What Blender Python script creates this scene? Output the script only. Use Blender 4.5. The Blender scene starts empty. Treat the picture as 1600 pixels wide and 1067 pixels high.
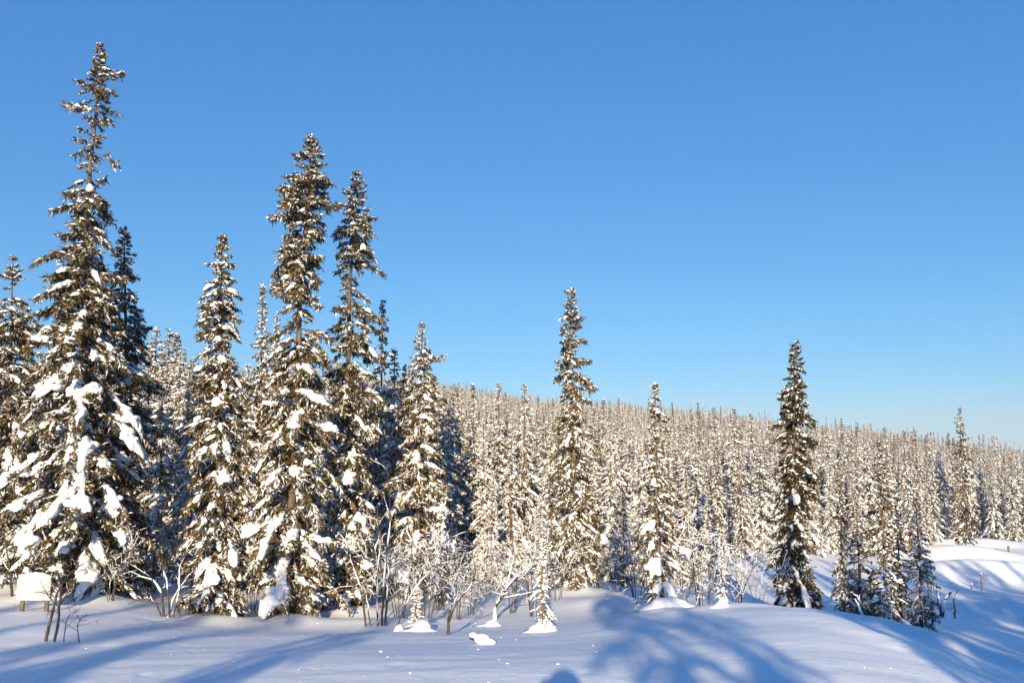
import bpy, math, random
import numpy as np
R = math.radians
sc = bpy.context.scene
COL = sc.collection

# ------------------------------------------------------------------ camera
F_PX, PP_Y, PITCH = 1164.0, 598.0, R(5.0)
EYE = np.array([0.0, 0.0, 1.65])
cam_d = bpy.data.cameras.new('camera')
cam = bpy.data.objects.new('camera', cam_d); COL.objects.link(cam)
cam.location = EYE; cam.rotation_euler = (R(90) + PITCH, 0, 0)
cam_d.sensor_width = 36.0; cam_d.lens = 36.0 * F_PX / 1600.0
cam_d.shift_y = (PP_Y - 533.5) / 1600.0
cam_d.clip_start = 0.02; cam_d.clip_end = 6000
sc.camera = cam

# ------------------------------------------------------------------ light
SUN_EL, SUN_AZ_IN = R(16.3), R(3.6)          # the light travels forward and slightly to the right
world = bpy.data.worlds.new('World'); sc.world = world; world.use_nodes = True
nt = world.node_tree
sky = nt.nodes.new('ShaderNodeTexSky'); sky.sky_type = 'NISHITA'; sky.sun_disc = False
sky.sun_elevation = SUN_EL; sky.sun_rotation = R(180) + SUN_AZ_IN
sky.altitude = 0; sky.air_density = 1.0; sky.dust_density = 0.0; sky.ozone_density = 6.0
bg = nt.nodes['Background']; bg.inputs['Strength'].default_value = 0.1
# the photograph's colour response, one curve for the whole sky
sep = nt.nodes.new('ShaderNodeSeparateColor'); com = nt.nodes.new('ShaderNodeCombineColor')
nt.links.new(sky.outputs[0], sep.inputs[0])
for ch, (pw, gain) in enumerate(((.93, .565), (.697, 1.084), (.5, 1.93))):
    a = nt.nodes.new('ShaderNodeMath'); a.operation = 'POWER'; a.inputs[1].default_value = pw
    b = nt.nodes.new('ShaderNodeMath'); b.operation = 'MULTIPLY'; b.inputs[1].default_value = gain
    nt.links.new(sep.outputs[ch], a.inputs[0]); nt.links.new(a.outputs[0], b.inputs[0]); nt.links.new(b.outputs[0], com.inputs[ch])
nt.links.new(com.outputs[0], bg.inputs['Color'])
sun_d = bpy.data.lights.new('sun', 'SUN'); sun_d.energy = 4.6; sun_d.angle = R(0.53)
sun_d.color = (1.0, 0.82, 0.55)
sun = bpy.data.objects.new('sun', sun_d); COL.objects.link(sun)
sun.rotation_euler = (R(90) - SUN_EL, 0, -SUN_AZ_IN)
sun.location = (-2, -30, 20)
sc.view_settings.view_transform = 'Standard'; sc.view_settings.look = 'None'
sc.view_settings.gamma = 1.0; sc.view_settings.use_curve_mapping = False
sc.view_settings.exposure = 0.9
sc.cycles.max_bounces = 6; sc.cycles.diffuse_bounces = 3; sc.cycles.glossy_bounces = 1
sc.cycles.use_denoising = True

# ------------------------------------------------------------------ helpers
FW = np.array([0, math.cos(PITCH), math.sin(PITCH)]); UP = np.array([0, -math.sin(PITCH), math.cos(PITCH)])
def at(px, py, d):
    """world point on the sight line of a photograph pixel, d metres ahead"""
    v = FW + (px - 800) / F_PX * np.array([1.0, 0, 0]) + (PP_Y - py) / F_PX * UP
    return EYE + v * (d / v[1])

def mesh_from(name, V, F, mats, smooth=False, col=None, midx=None):
    V = np.ascontiguousarray(V, dtype=np.float32); F = np.ascontiguousarray(F, dtype=np.int32)
    n = F.shape[1]
    me = bpy.data.meshes.new(name)
    me.vertices.add(len(V)); me.vertices.foreach_set('co', V.ravel())
    me.loops.add(F.size); me.loops.foreach_set('vertex_index', F.ravel())
    me.polygons.add(len(F))
    me.polygons.foreach_set('loop_start', np.arange(0, F.size, n, dtype=np.int32))
    me.polygons.foreach_set('loop_total', np.full(len(F), n, dtype=np.int32))
    me.polygons.foreach_set('use_smooth', np.full(len(F), smooth, dtype=bool))
    if not isinstance(mats, (list, tuple)): mats = [mats]
    for m in mats: me.materials.append(m)
    if midx is not None: me.polygons.foreach_set('material_index', np.asarray(midx, dtype=np.int32))
    if col is not None:
        a = me.color_attributes.new('tint', 'FLOAT_COLOR', 'POINT')
        c = np.ones((len(V), 4), dtype=np.float32); c[:, :3] = col
        a.data.foreach_set('color', c.ravel())
    me.update(calc_edges=True)
    return me

def obj(name, me, parent=None, loc=None):
    o = bpy.data.objects.new(name, me); COL.objects.link(o)
    if parent: o.parent = parent
    if loc is not None: o.location = loc
    return o
def tag(o, label=None, cat=None, group=None, kind=None):
    if label: o['label'] = label
    if cat: o['category'] = cat
    if group: o['group'] = group
    if kind: o['kind'] = kind
    return o

class Buf:
    def __init__(s): s.V = []; s.F = []; s.C = []; s.n = 0
    def add(s, V, F, C=None):
        V = np.asarray(V, float).reshape(-1, 3); F = np.asarray(F, int)
        s.V.append(V); s.F.append(F + s.n); s.n += len(V)
        if C is not None: s.C.append(np.broadcast_to(C, (len(V), 3)))
    def mesh(s, name, mats, smooth=False):
        return mesh_from(name, np.concatenate(s.V), np.concatenate(s.F), mats, smooth,
                         np.concatenate(s.C) if s.C else None)

def tube(buf, pts, rad, n=6, col=None):
    pts = np.asarray(pts, float); rad = np.broadcast_to(np.asarray(rad, float), (len(pts),))
    T = np.gradient(pts, axis=0); T /= np.linalg.norm(T, axis=1)[:, None] + 1e-9
    ref = np.where(np.abs(T[:, 2:3]) > .9, np.array([[1., 0, 0]]), np.array([[0, 0, 1.]]))
    A = np.cross(T, ref); A /= np.linalg.norm(A, axis=1)[:, None] + 1e-9
    B = np.cross(T, A)
    th = np.arange(n) * 2 * math.pi / n
    V = pts[:, None] + rad[:, None, None] * (np.cos(th)[None, :, None] * A[:, None] + np.sin(th)[None, :, None] * B[:, None])
    k = len(pts); F = []
    i = np.arange(k - 1)[:, None] * n; j = np.arange(n)[None]; j2 = (j + 1) % n
    a, b, c, d = i + j, i + j2, i + n + j2, i + n + j
    F = np.concatenate([np.stack([a, b, c], -1).reshape(-1, 3), np.stack([a, c, d], -1).reshape(-1, 3)])
    V = V.reshape(-1, 3)
    # end caps
    V = np.concatenate([V, pts[:1], pts[-1:]])
    m = k * n
    jj = np.arange(n); jn = (jj + 1) % n
    F = np.concatenate([F, np.stack([np.full(n, m), jn, jj], -1), np.stack([np.full(n, m + 1), (k - 1) * n + jj, (k - 1) * n + jn], -1)])
    buf.add(V, F, col)

def ico(sub):
    import bmesh
    bm = bmesh.new(); bmesh.ops.create_icosphere(bm, subdivisions=sub, radius=1)
    bm.verts.ensure_lookup_table()
    V = np.array([v.co[:] for v in bm.verts]); F = np.array([[v.index for v in f.verts] for f in bm.faces])
    bm.free(); return V, F
ICO = {1: ico(1), 2: ico(2), 3: ico(3)}

_rn = np.random.RandomState(5)
_W = [(_rn.normal(size=3), _rn.uniform(0, 6.28)) for _ in range(14)]
def wob(P, scale, k=8):
    """cheap smooth noise in about -1..1"""
    s = 0
    for w, p in _W[:k]: s = s + np.sin(P @ (w / scale) + p)
    return s / math.sqrt(k) / 1.2

# ------------------------------------------------------------------ materials
def mat(name):
    m = bpy.data.materials.new(name); m.use_nodes = True
    return m, m.node_tree, m.node_tree.nodes['Principled BSDF']

def mk_snow(name, c0, c1, bumps, rough=0.75, spec=0.25, coord='Object'):
    m, t, p = mat(name)
    tc = t.nodes.new('ShaderNodeTexCoord')
    nz = t.nodes.new('ShaderNodeTexNoise'); nz.inputs['Scale'].default_value = 1.3; nz.inputs['Detail'].default_value = 5
    t.links.new(tc.outputs[coord], nz.inputs['Vector'])
    mx = t.nodes.new('ShaderNodeMix'); mx.data_type = 'RGBA'
    mx.inputs[6].default_value = (*c0, 1); mx.inputs[7].default_value = (*c1, 1)
    t.links.new(nz.outputs['Fac'], mx.inputs[0]); t.links.new(mx.outputs[2], p.inputs['Base Color'])
    p.inputs['Roughness'].default_value = rough; p.inputs['Specular IOR Level'].default_value = spec
    prev = None
    for sc_, st, dist in bumps:
        n2 = t.nodes.new('ShaderNodeTexNoise'); n2.inputs['Scale'].default_value = sc_; n2.inputs['Detail'].default_value = 4
        n2.inputs['Roughness'].default_value = .6
        t.links.new(tc.outputs[coord], n2.inputs['Vector'])
        b = t.nodes.new('ShaderNodeBump'); b.inputs['Strength'].default_value = st; b.inputs['Distance'].default_value = dist
        t.links.new(n2.outputs['Fac'], b.inputs['Height'])
        if prev: t.links.new(prev.outputs[0], b.inputs['Normal'])
        prev = b
    if prev: t.links.new(prev.outputs[0], p.inputs['Normal'])
    return m
M_GROUND = mk_snow('field_snow', (.80, .82, .86), (.86, .87, .89), [(0.9, .35, .05), (9, .5, .015), (60, .6, .005), (150, .5, .003)], rough=.55, spec=.3)
M_SNOW = mk_snow('bough_snow', (.84, .85, .88), (.90, .90, .91), [(14, .5, .03), (70, .4, .006)])

def mk_tint(name, rough=.8, mul=1.0):
    m, t, p = mat(name)
    a = t.nodes.new('ShaderNodeAttribute'); a.attribute_name = 'tint'
    tc = t.nodes.new('ShaderNodeTexCoord')
    nz = t.nodes.new('ShaderNodeTexNoise'); nz.inputs['Scale'].default_value = 22; nz.inputs['Detail'].default_value = 3
    t.links.new(tc.outputs['Object'], nz.inputs['Vector'])
    mp = t.nodes.new('ShaderNodeMapRange'); mp.inputs['To Min'].default_value = .6; mp.inputs['To Max'].default_value = 1.4
    t.links.new(nz.outputs['Fac'], mp.inputs['Value'])
    vm = t.nodes.new('ShaderNodeVectorMath'); vm.operation = 'SCALE'
    t.links.new(a.outputs['Color'], vm.inputs[0]); t.links.new(mp.outputs[0], vm.inputs['Scale'])
    t.links.new(vm.outputs[0], p.inputs['Base Color'])
    p.inputs['Roughness'].default_value = rough; p.inputs['Specular IOR Level'].default_value = .15
    return m
M_NEEDLE = mk_tint('spruce_needles')

def mk_bark(name, c0, c1, c2=None, scale=30, zs=.25):
    m, t, p = mat(name)
    tc = t.nodes.new('ShaderNodeTexCoord'); mpn = t.nodes.new('ShaderNodeMapping'); mpn.inputs['Scale'].default_value = (1, 1, zs)
    t.links.new(tc.outputs['Object'], mpn.inputs['Vector'])
    nz = t.nodes.new('ShaderNodeTexNoise'); nz.inputs['Scale'].default_value = scale; nz.inputs['Detail'].default_value = 6
    t.links.new(mpn.outputs[0], nz.inputs['Vector'])
    cr = t.nodes.new('ShaderNodeValToRGB'); e = cr.color_ramp.elements
    e[0].position = .35; e[0].color = (*c0, 1); e[1].position = .62; e[1].color = (*c1, 1)
    if c2: x = e.new(.7); x.color = (*c2, 1)
    t.links.new(nz.outputs['Fac'], cr.inputs[0]); t.links.new(cr.outputs[0], p.inputs['Base Color'])
    b = t.nodes.new('ShaderNodeBump'); b.inputs['Strength'].default_value = .6; b.inputs['Distance'].default_value = .02
    t.links.new(nz.outputs['Fac'], b.inputs['Height']); t.links.new(b.outputs[0], p.inputs['Normal'])
    p.inputs['Roughness'].default_value = .9; p.inputs['Specular IOR Level'].default_value = .1
    return m
M_BARK = mk_bark('spruce_bark', (.07, .05, .035), (.20, .145, .10))
M_BIRCH = mk_bark('birch_bark', (.035, .028, .026), (.11, .085, .072))
M_BOARD = mk_snow('frosted_board', (.60, .54, .54), (.72, .67, .67), [(18, .5, .02)])
M_POST = mk_bark('weathered_wood', (.10, .085, .07), (.22, .18, .14))

# ------------------------------------------------------------------ terrain
CTRL = []                                             # (x, y, z) of ground points
def g(px, py, d): CTRL.append(at(px, py, d))
for x, y, z in [(0, 0, 0), (3, 0, .05), (-3, 0, .0), (-8, 0, 0.1), (8, 0, -.1), (14, 0, -1.0), (0, 3, .03), (0, -4, .1), (-14, -2, .3),
                (0, -10, .5), (10, -10, .3), (-10, -10, .7), (0, -25, 1.5), (25, -25, 1.0), (-25, -25, 2), (25, -8, -1.2), (40, 5, -3.5), (-25, 2, .2),
                (-45, 20, 0), (-60, 0, 0.5), (60, -20, -1), (-30, 50, -.8), (0, 60, -2.2), (20, 58, -4.2), (-50, 50, 0), (60, 50, -5), (60, 25, -5), (20, 3, -2.6)]:
    CTRL.append(np.array([x, y, z], float))
for a in [  # foreground slope
    (880, 1050, 5.5), (500, 1058, 5.6), (200, 1062, 5.7), (0, 1060, 5.9), (1100, 1055, 5.4), (1300, 1050, 5.3), (1500, 1075, 5.4),
    (150, 1008, 8.2), (450, 1006, 8.2), (750, 1005, 8.2), (950, 1000, 7.8), (1100, 985, 7.6), (1250, 985, 7.0), (1400, 1020, 6.6), (1540, 1050, 6.8),
    (20, 945, 12.2), (125, 942, 12.6), (220, 962, 11.2), (340, 978, 11.6), (450, 974, 12.3), (560, 978, 11.6), (650, 982, 10.5), (760, 965, 11.5), (850, 985, 9.4),
    (900, 922, 15), (960, 925, 14), (1030, 950, 11.5), (1127, 946, 9.6), (1200, 943, 9.0), (1270, 948, 8.6), (1350, 968, 8.3), (1450, 994, 8.0), (1540, 1022, 7.8),
    # behind the crest
    (1237, 958, 15), (1330, 972, 17), (1385, 985, 17), (1440, 985, 19), (1600, 1035, 13), (1490, 1030, 12), (1700, 1060, 12),
    # hollow and far bank on the right
    (1500, 965, 27), (1590, 985, 22), (1440, 950, 27), (1533, 917, 34), (1590, 930, 30), (1490, 880, 42), (1560, 865, 46), (1600, 852, 52), (1500, 846, 52), (1750, 850, 50),
    (1180, 872, 26), (1220, 866, 30), (1300, 860, 38), (1100, 880, 24), (1050, 880, 24),
    # left, among the trunks
    (250, 880, 18.5), (60, 890, 18), (450, 890, 19), (650, 895, 19), (780, 895, 20), (0, 850, 30), (300, 840, 32), (600, 845, 32), (900, 850, 32), (-300, 880, 18)]:
    g(*a)
CTRL = np.array(CTRL)
def _tps_fit(P, lam=0.02):
    xy = P[:, :2] / 10.0; n = len(P)
    r2 = ((xy[:, None] - xy[None]) ** 2).sum(-1)
    K = .5 * r2 * np.log(r2 + 1e-12) + lam * .01 * np.eye(n)
    Q = np.c_[np.ones(n), xy]
    A = np.zeros((n + 3, n + 3)); A[:n, :n] = K; A[:n, n:] = Q; A[n:, :n] = Q.T
    return xy, np.linalg.solve(A, np.r_[P[:, 2], 0, 0, 0])
_txy, _tw = _tps_fit(CTRL)
def near_z(x, y):
    q = np.stack([np.ravel(x), np.ravel(y)], -1) / 10.0
    out = np.empty(len(q))
    for i in range(0, len(q), 20000):
        c = q[i:i + 20000]
        r2 = ((c[:, None] - _txy[None]) ** 2).sum(-1)
        out[i:i + 20000] = (.5 * r2 * np.log(r2 + 1e-12)) @ _tw[:-3] + _tw[-3] + c @ _tw[-2:]
    return out.reshape(np.shape(x))
SKX = [-600, 0, 400, 700, 850, 950, 1050, 1150, 1250, 1350, 1450, 1590, 2100]
SKY_ = [556, 572, 585, 598, 622, 626, 637, 648, 664, 671, 688, 706, 718]       # the wooded skyline
Z60U = [-600, 500, 900, 1150, 1450, 2200]; Z60 = [0.5, -.9, -2.2, -3.6, -4.6, -4.8]
RIDGE = 380.0
def sstep(a, b, v):
    t = np.clip((v - a) / (b - a), 0, 1); return t * t * (3 - 2 * t)
def far_z(x, y):
    r = np.hypot(x, y); az = np.clip(np.arctan2(x, y), -R(50), R(50)); u = 800 + F_PX * np.tan(az)
    zr = 1.65 + (700 - np.interp(u, SKX, SKY_)) / F_PX * RIDGE * np.cos(az) - 6.6
    z6 = np.interp(u, Z60U, Z60)
    t = np.clip((r - 60) / (RIDGE - 60), 0, 1)
    z = z6 + (zr - z6) * (t * .9 + .1 * t * t)
    return z - np.clip(r - RIDGE, 0, 700) * .09
BUMPS = []    # (x, y, radius_x, radius_y, height, rot)
def bump(px, py, d, rx, ry, h, rot=0): p = at(px, py, d); BUMPS.append((p[0], p[1], rx, ry, h, rot))
bump(1500, 885, 39, 3.2, 1.4, .55, .5); bump(1470, 862, 45, 3.5, 1.6, .5, .2); bump(1540, 868, 45, 2.5, 1.5, .32, -.2); bump(1585, 880, 40, 3.0, 1.2, .55, .3)
bump(1580, 940, 29, 2.0, .7, .35, .1); bump(1480, 945, 27, 1.6, .6, .25, .1); bump(1565, 1022, 12.5, .7, .3, .16, .2)
bump(1500, 1014, 8.1, 1.5, .16, .09, -.75); bump(1440, 985, 8.5, 1.2, .2, .05, -.6); bump(1490, 1045, 7.2, .5, .25, .06, .3); bump(1400, 1010, 7.2, .3, 1.0, .045, .35)
bump(1455, 905, 36, 2.2, .9, .35, .9); bump(1545, 900, 37, 2.0, .6, .3, .7); bump(1520, 852, 50, 4, 1.0, .5, .1)
for _px, _py, _d in ((126, 945, 12.4), (340, 978, 11.6), (450, 974, 12.2), (556, 962, 13.4), (650, 965, 15), (904, 924, 14.8), (1031, 950, 11.2), (200, 930, 13.6), (8, 905, 14)): bump(_px, _py, _d, .55, .45, .13)
bump(1150, 948, 9.8, 1.2, .4, .10, 0); bump(1060, 955, 10.6, .8, .4, .10, 0)
bump(960, 930, 13, .8, .6, .12, 0); bump(560, 975, 11.9, 1.5, .5, .10, 0); bump(90, 940, 12.2, 2, .6, .12, 0)
def gz(x, y):
    x = np.asarray(x, float); y = np.asarray(y, float)
    r = np.hypot(x, y)
    w = sstep(42, 72, r)
    z = np.where(w < 1, near_z(x, y), 0) * (1 - w) + far_z(x, y) * w
    P = np.stack([x, y, 0 * x], -1)
    fade = 1 / (1 + (r / 60) ** 2)
    z = z + fade * (.062 * wob(P, 2.6, 7) * sstep(3, 7, r) + .014 * wob(P * np.array([.8, 1.0, 1]) + 7, .7, 12) + .004 * wob(P * np.array([.5, 1.2, 1]) + 3, .16, 12)) + sstep(18, 40, r) * .12 * wob(P, 7, 6)
    for bx, by, rx, ry, h, ro in BUMPS:
        dx, dy = x - bx, y - by
        u = dx * math.cos(ro) + dy * math.sin(ro); v = -dx * math.sin(ro) + dy * math.cos(ro)
        z = z + h * np.exp(-(u / rx) ** 2 - (v / ry) ** 2)
    return z
_pr = np.random.RandomState(21); PITS = []
for _ in range(46):
    _d = 5.6 * (11.5 / 5.6) ** _pr.rand(); _px = _pr.uniform(0, 1350); PITS.append(((_px - 800) / F_PX * _d, _d, _pr.uniform(.03, .09), _pr.uniform(.008, .028)))
_gz0 = gz
def gz(x, y):
    z = _gz0(x, y); x = np.asarray(x, float); y = np.asarray(y, float)
    m = (y > 5) & (y < 12) & (np.abs(x) < 10)
    if m.any():
        xm, ym = x[m], y[m]; dz = 0 * xm
        for a_, b_, r_, h_ in PITS: q = ((xm - a_) ** 2 + (ym - b_) ** 2) / r_ ** 2; dz = dz + h_ * (-np.exp(-q) + .45 * np.exp(-q / 4))
        z = z.copy(); z[m] = z[m] + dz
    return z
def gz1(x, y): return float(gz(np.array([x]), np.array([y]))[0])

def build_ground():
    a_f = np.linspace(-R(42), R(42), 380); a_b = np.linspace(R(42), R(318), 90)[1:-1]
    az = np.r_[a_f, a_b]
    rr = np.r_[0, np.geomspace(.4, 5, 18)[:-1], np.geomspace(5, 60, 210)[:-1], np.geomspace(60, 4500, 70)]
    X = rr[:, None] * np.sin(az)[None]; Y = rr[:, None] * np.cos(az)[None]
    Z = gz(X, Y); Z[0] = Z[0].mean()
    V = np.stack([X, Y, Z], -1).reshape(-1, 3); n = len(az)
    i = np.arange(len(rr) - 1)[:, None] * n; j = np.arange(n)[None]; j2 = (j + 1) % n
    Fq = np.stack([i + j, i + n + j, i + n + j2, i + j2], -1).reshape(-1, 4)[:, ::-1]
    o = obj('ground', mesh_from('ground', V, Fq, M_GROUND, True)); tag(o, kind='structure')
build_ground()

# ------------------------------------------------------------------ spruce builder
C_OLIVE = np.array([.112, .082, .024]); C_GREEN = np.array([.064, .058, .024]); C_BROWN = np.array([.128, .076, .034]); C_FROST = np.array([.76, .77, .82])
def nrm(v): return v / (np.linalg.norm(v, axis=-1, keepdims=True) + 1e-9)

def spruce(seed, H, prof, trunk=None, bpm=40, twd=82, sub=4, twl=.23, bw=.0158, frost=.22, snow=1.0, ssize=1.0, dark=0.0, r0=None, hang=.7,
           bigpads=0, snow_top=.6, padsub=2, tsn=.32, tsz=1.05, rib=.95, padk=.42, twmin=13):
    """prof: rows (height fraction, reach to -x, reach to +x, density). Returns trunk, crown and snow meshes in local metres."""
    rs = np.random.RandomState(seed)
    prof = np.array(sorted(prof)); r0 = r0 or (.0075 * H + .014)
    if trunk is None: trunk = [(0, 0, 0), (.5, rs.normal(0, .03), rs.normal(0, .03)), (1, 0, 0)]
    trunk = np.array(sorted(trunk), float)
    def axis(h):
        t = h / H
        return np.stack([np.interp(t, trunk[:, 0], trunk[:, 1]), np.interp(t, trunk[:, 0], trunk[:, 2])], -1)
    tb = Buf()
    hs = np.linspace(-.35, H, 22)
    wv = np.stack([np.sin(hs * 1.7 + seed), np.cos(hs * 1.3 + seed)], -1) * .008 * H / 6
    tube(tb, np.c_[axis(np.clip(hs, 0, H)) + wv * (1 - hs / H)[:, None], hs], r0 * np.clip(1 - hs / H, 0, 1.05) ** .85 + .006, 7)
    # boughs
    n = int(H * bpm)
    t = np.sort(prof[0, 0] + .01 + (.985 - prof[0, 0]) * np.where(rs.rand(n) < .12, rs.rand(n) * .22, rs.rand(n) ** .70)); h = t * H
    dens = np.interp(t, prof[:, 0], prof[:, 3])
    keep = rs.rand(n) < np.clip(dens * 1.15, 0, 1); t, h, dens = t[keep], h[keep], dens[keep]; n = len(t)
    az = np.arange(n) * 2.399 + rs.normal(0, .5, n)
    lf = np.interp(t, prof[:, 0], prof[:, 1]); rt = np.interp(t, prof[:, 0], prof[:, 2])
    ca, sa = np.cos(az), np.sin(az)
    L = np.where(ca > 0, rt, lf) * np.abs(ca) + .5 * (lf + rt) * (1 - np.abs(ca))
    L = np.maximum(L * np.clip(rs.normal(.79, .25, n), .28, 1.4), .05)
    a = np.interp(t, [0, .3, .6, .88, .96, 1], [-.25, -.12, -.02, .08, .3, .9]) + rs.normal(0, .13, n)
    b = np.interp(t, [0, .5, .9, 1], [.55, .5, .38, .1]) * rs.uniform(.6, 1.4, n); c = rs.uniform(.0, .28, n)
    A0 = np.c_[axis(h), h]
    sw = rs.normal(0, .15, n)
    def curve(bi, s):
        l = L[bi]; azs = az[bi] + sw[bi] * s
        z = l * (a[bi] * s - b[bi] * s * s + c[bi] * s ** 3)
        rr = l * s * (1 - .12 * s)
        P = A0[bi] + np.stack([rr * np.cos(azs), rr * np.sin(azs), z], -1)
        return P
    K = 6; s = np.linspace(0, 1, K)
    bi = np.repeat(np.arange(n), K); P = curve(bi, np.tile(s, n)).reshape(n, K, 3)
    rad = (.004 + .011 * np.clip(L, 0, 1.4))[:, None] * (1 - .8 * s)[None]
    lat = np.stack([-sa, ca, 0 * ca], -1)
    ring = [np.array([0, 0, 1.]) * 1, None, None]
    V = np.stack([P + rad[..., None] * (math.cos(q) * np.array([0, 0, 1.]) + math.sin(q) * lat[:, None]) for q in (0, 2.09, 4.19)], 2)
    base = (np.arange(n)[:, None, None] * K + np.arange(K - 1)[None, :, None]) * 3; k3 = np.arange(3)[None, None]; k4 = (k3 + 1) % 3
    Fa = np.stack([base + k3, base + k4, base + 3 + k4], -1).reshape(-1, 3); Fb = np.stack([base + k3, base + 3 + k4, base + 3 + k3], -1).reshape(-1, 3)
    tb.add(V.reshape(-1, 3), np.concatenate([Fa, Fb]))
    # twigs
    nt_ = np.clip((L * twd * np.clip(dens + .1, .12, 1) ** 1.3 * rs.uniform(.7, 1.2, n)).astype(int), twmin, 96)
    bi = np.repeat(np.arange(n), nt_); m = len(bi)
    s = .08 + .95 * rs.rand(m) ** .75
    p0 = curve(bi, s); p1 = curve(bi, s + .04); T = nrm(p1 - p0)
    side = np.where(rs.rand(m) < .5, -1., 1.)
    la = np.stack([-np.sin(az[bi]), np.cos(az[bi]), 0 * s], -1)
    d = T * rs.uniform(.3, 1.0, m)[:, None] + la * (side * rs.uniform(.1, 1.0, m))[:, None]
    d[:, 2] -= hang * rs.rand(m) ** 1.5 * np.interp(t[bi], [0, .8, 1], [1, .8, .1])
    d[:, 2] += .1 * rs.rand(m)
    d = nrm(d + rs.normal(0, .12, (m, 3)))
    l = twl * (.35 + .65 * (1 - s * .7)) * rs.uniform(.5, 1.25, m) * np.clip(L[bi] / .45, .35, 1.15)
    # blades
    PP = [p0]; DD = [d]; LL = [l]; WW = [np.full(m, bw)]
    perp = nrm(np.cross(d, rs.normal(size=(m, 3))))
    for k in range(sub):
        f = (k + .6) / (sub + .5); sg = 1 if k % 2 else -1
        PP.append(p0 + d * (l * f)[:, None]); dd = d * .75 + perp * sg * rs.uniform(.4, .9, m)[:, None]; dd[:, 2] -= .25 * rs.rand(m)
        DD.append(nrm(dd)); LL.append(l * rs.uniform(.35, .6, m)); WW.append(np.full(m, bw * .85))
    nb = len(PP); PP = np.concatenate(PP); DD = np.concatenate(DD); LL = np.concatenate(LL); WW = np.concatenate(WW)
    wv = nrm(np.cross(DD, rs.normal(size=DD.shape))) * (WW * rs.uniform(.7, 1.4, len(WW)))[:, None]
    mid = PP + DD * (LL * .42)[:, None]; mid[:, 2] += .06 * LL
    tipp = PP + DD * LL[:, None]; tipp[:, 2] -= .10 * LL
    V = np.stack([PP, mid - wv, tipp, mid + wv], 1)
    i4 = np.arange(len(PP))[:, None] * 4
    Fc = np.concatenate([i4 + [0, 1, 2], i4 + [0, 2, 3]])
    u = rs.rand(m)[:, None]
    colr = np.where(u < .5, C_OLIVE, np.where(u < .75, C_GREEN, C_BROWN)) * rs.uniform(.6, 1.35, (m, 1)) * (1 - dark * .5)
    inner = np.clip(1 - s / .35, 0, 1)[:, None]; colr = colr * (1 - inner) + C_BROWN * .8 * inner
    colr = np.tile(colr, (nb, 1))
    fr = rs.rand(len(PP)) < frost * np.tile(np.interp(t[bi], [0, 1], [1.2, .8]), nb)
    up = np.clip(DD[:, 2] + .55, 0.25, 1)
    colr[fr] = colr[fr] * .25 + C_FROST * .75 * rs.uniform(.8, 1.1, (fr.sum(), 1))
    cb = Buf(); cb.add(V.reshape(-1, 3), Fc, np.repeat(colr, 4, axis=0))
    # snow pillows bent over the boughs
    sb = Buf(); pill = []
    amt = snow * np.interp(t, [0, .35, .7, 1], [1, 1, snow_top, snow_top]) * np.clip(dens * 1.2, .15, 1)
    load = rs.rand(n) ** .8 * 1.5
    tm = np.where((rs.rand(m) < tsn * np.clip(amt[bi] * (.35 + .8 * load[bi]), 0, 1.6)) & (d[:, 2] > -.5) & (s > .2))[0]
    if len(tm):
        U, Fi = ICO[1]; q = len(tm)
        r = tsz * (.010 + .085 * l[tm] * rs.uniform(.5, 1.3, q))[:, None]
        X = U[None] * (1 + rs.normal(0, .16, (q, 12, 1)))
        dq = d[tm][:, None]; lt = nrm(np.cross(dq, np.array([0, 0, 1.])))
        C = p0[tm] + d[tm] * (l[tm] * rs.uniform(.3, .65, q))[:, None]; C[:, 2] += .35 * r[:, 0]
        PV = C[:, None] + dq * (X[..., :1] * (r * rs.uniform(1.3, 2.6, (q, 1)))[..., None]) + lt * (X[..., 1:2] * r[..., None])
        PV[..., 2] += np.where(X[..., 2] < 0, .5, .85) * X[..., 2] * r
        sb.add(PV.reshape(-1, 3), (np.arange(q)[:, None, None] * 12 + Fi[None]).reshape(-1, 3))
    rb = np.where((rs.rand(n) < rib * amt * (.3 + .7 * load)) & (L > .12))[0]
    if len(rb):
        K2, NV = 8, 6; q = len(rb); env = np.array([.15, .6, .9, 1.0, 1.05, .95, .7, .2])
        s_a = rs.uniform(.15, .5, (q, 1)); s_b = rs.uniform(.8, 1.04, (q, 1)); sk = s_a + (s_b - s_a) * np.linspace(0, 1, K2)[None]
        wk = (ssize * (.015 + .066 * np.clip(L[rb], 0, .8)) * rs.uniform(.6, 1.3, q))[:, None] * env[None] * rs.uniform(.55, 1.35, (q, K2))
        cen = curve(np.repeat(rb, K2), sk.ravel()).reshape(q, K2, 3)
        lar = np.stack([-sa[rb], ca[rb], 0 * ca[rb]], -1)[:, None]
        cen = cen + lar * (rs.normal(0, .35, (q, K2)) * wk)[..., None]
        th = np.arange(NV) * 2 * math.pi / NV
        cy = np.cos(th)[None, None] * wk[..., None]; cz = np.where(np.sin(th) < 0, .45, .8)[None, None] * np.sin(th)[None, None] * wk[..., None] * rs.uniform(.8, 1.2, (q, K2, NV))
        PV = cen[:, :, None] + lar[:, :, None] * cy[..., None]
        PV[..., 2] += cz + .25 * wk[..., None] - .5 * cy * cy / (wk[..., None] + 1e-4)
        i0 = (np.arange(q)[:, None, None] * K2 + np.arange(K2 - 1)[None, :, None]) * NV; a1 = np.arange(NV)[None, None]; a2 = (a1 + 1) % NV
        FF = np.concatenate([np.stack([i0 + a1, i0 + a2, i0 + NV + a2], -1).reshape(-1, 3), np.stack([i0 + a1, i0 + NV + a2, i0 + NV + a1], -1).reshape(-1, 3)])
        sb.add(PV.reshape(-1, 3), FF)
    npd = rs.poisson(np.clip(padk * amt * load * (1.0 + 5.0 * L), 0, 10))
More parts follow.
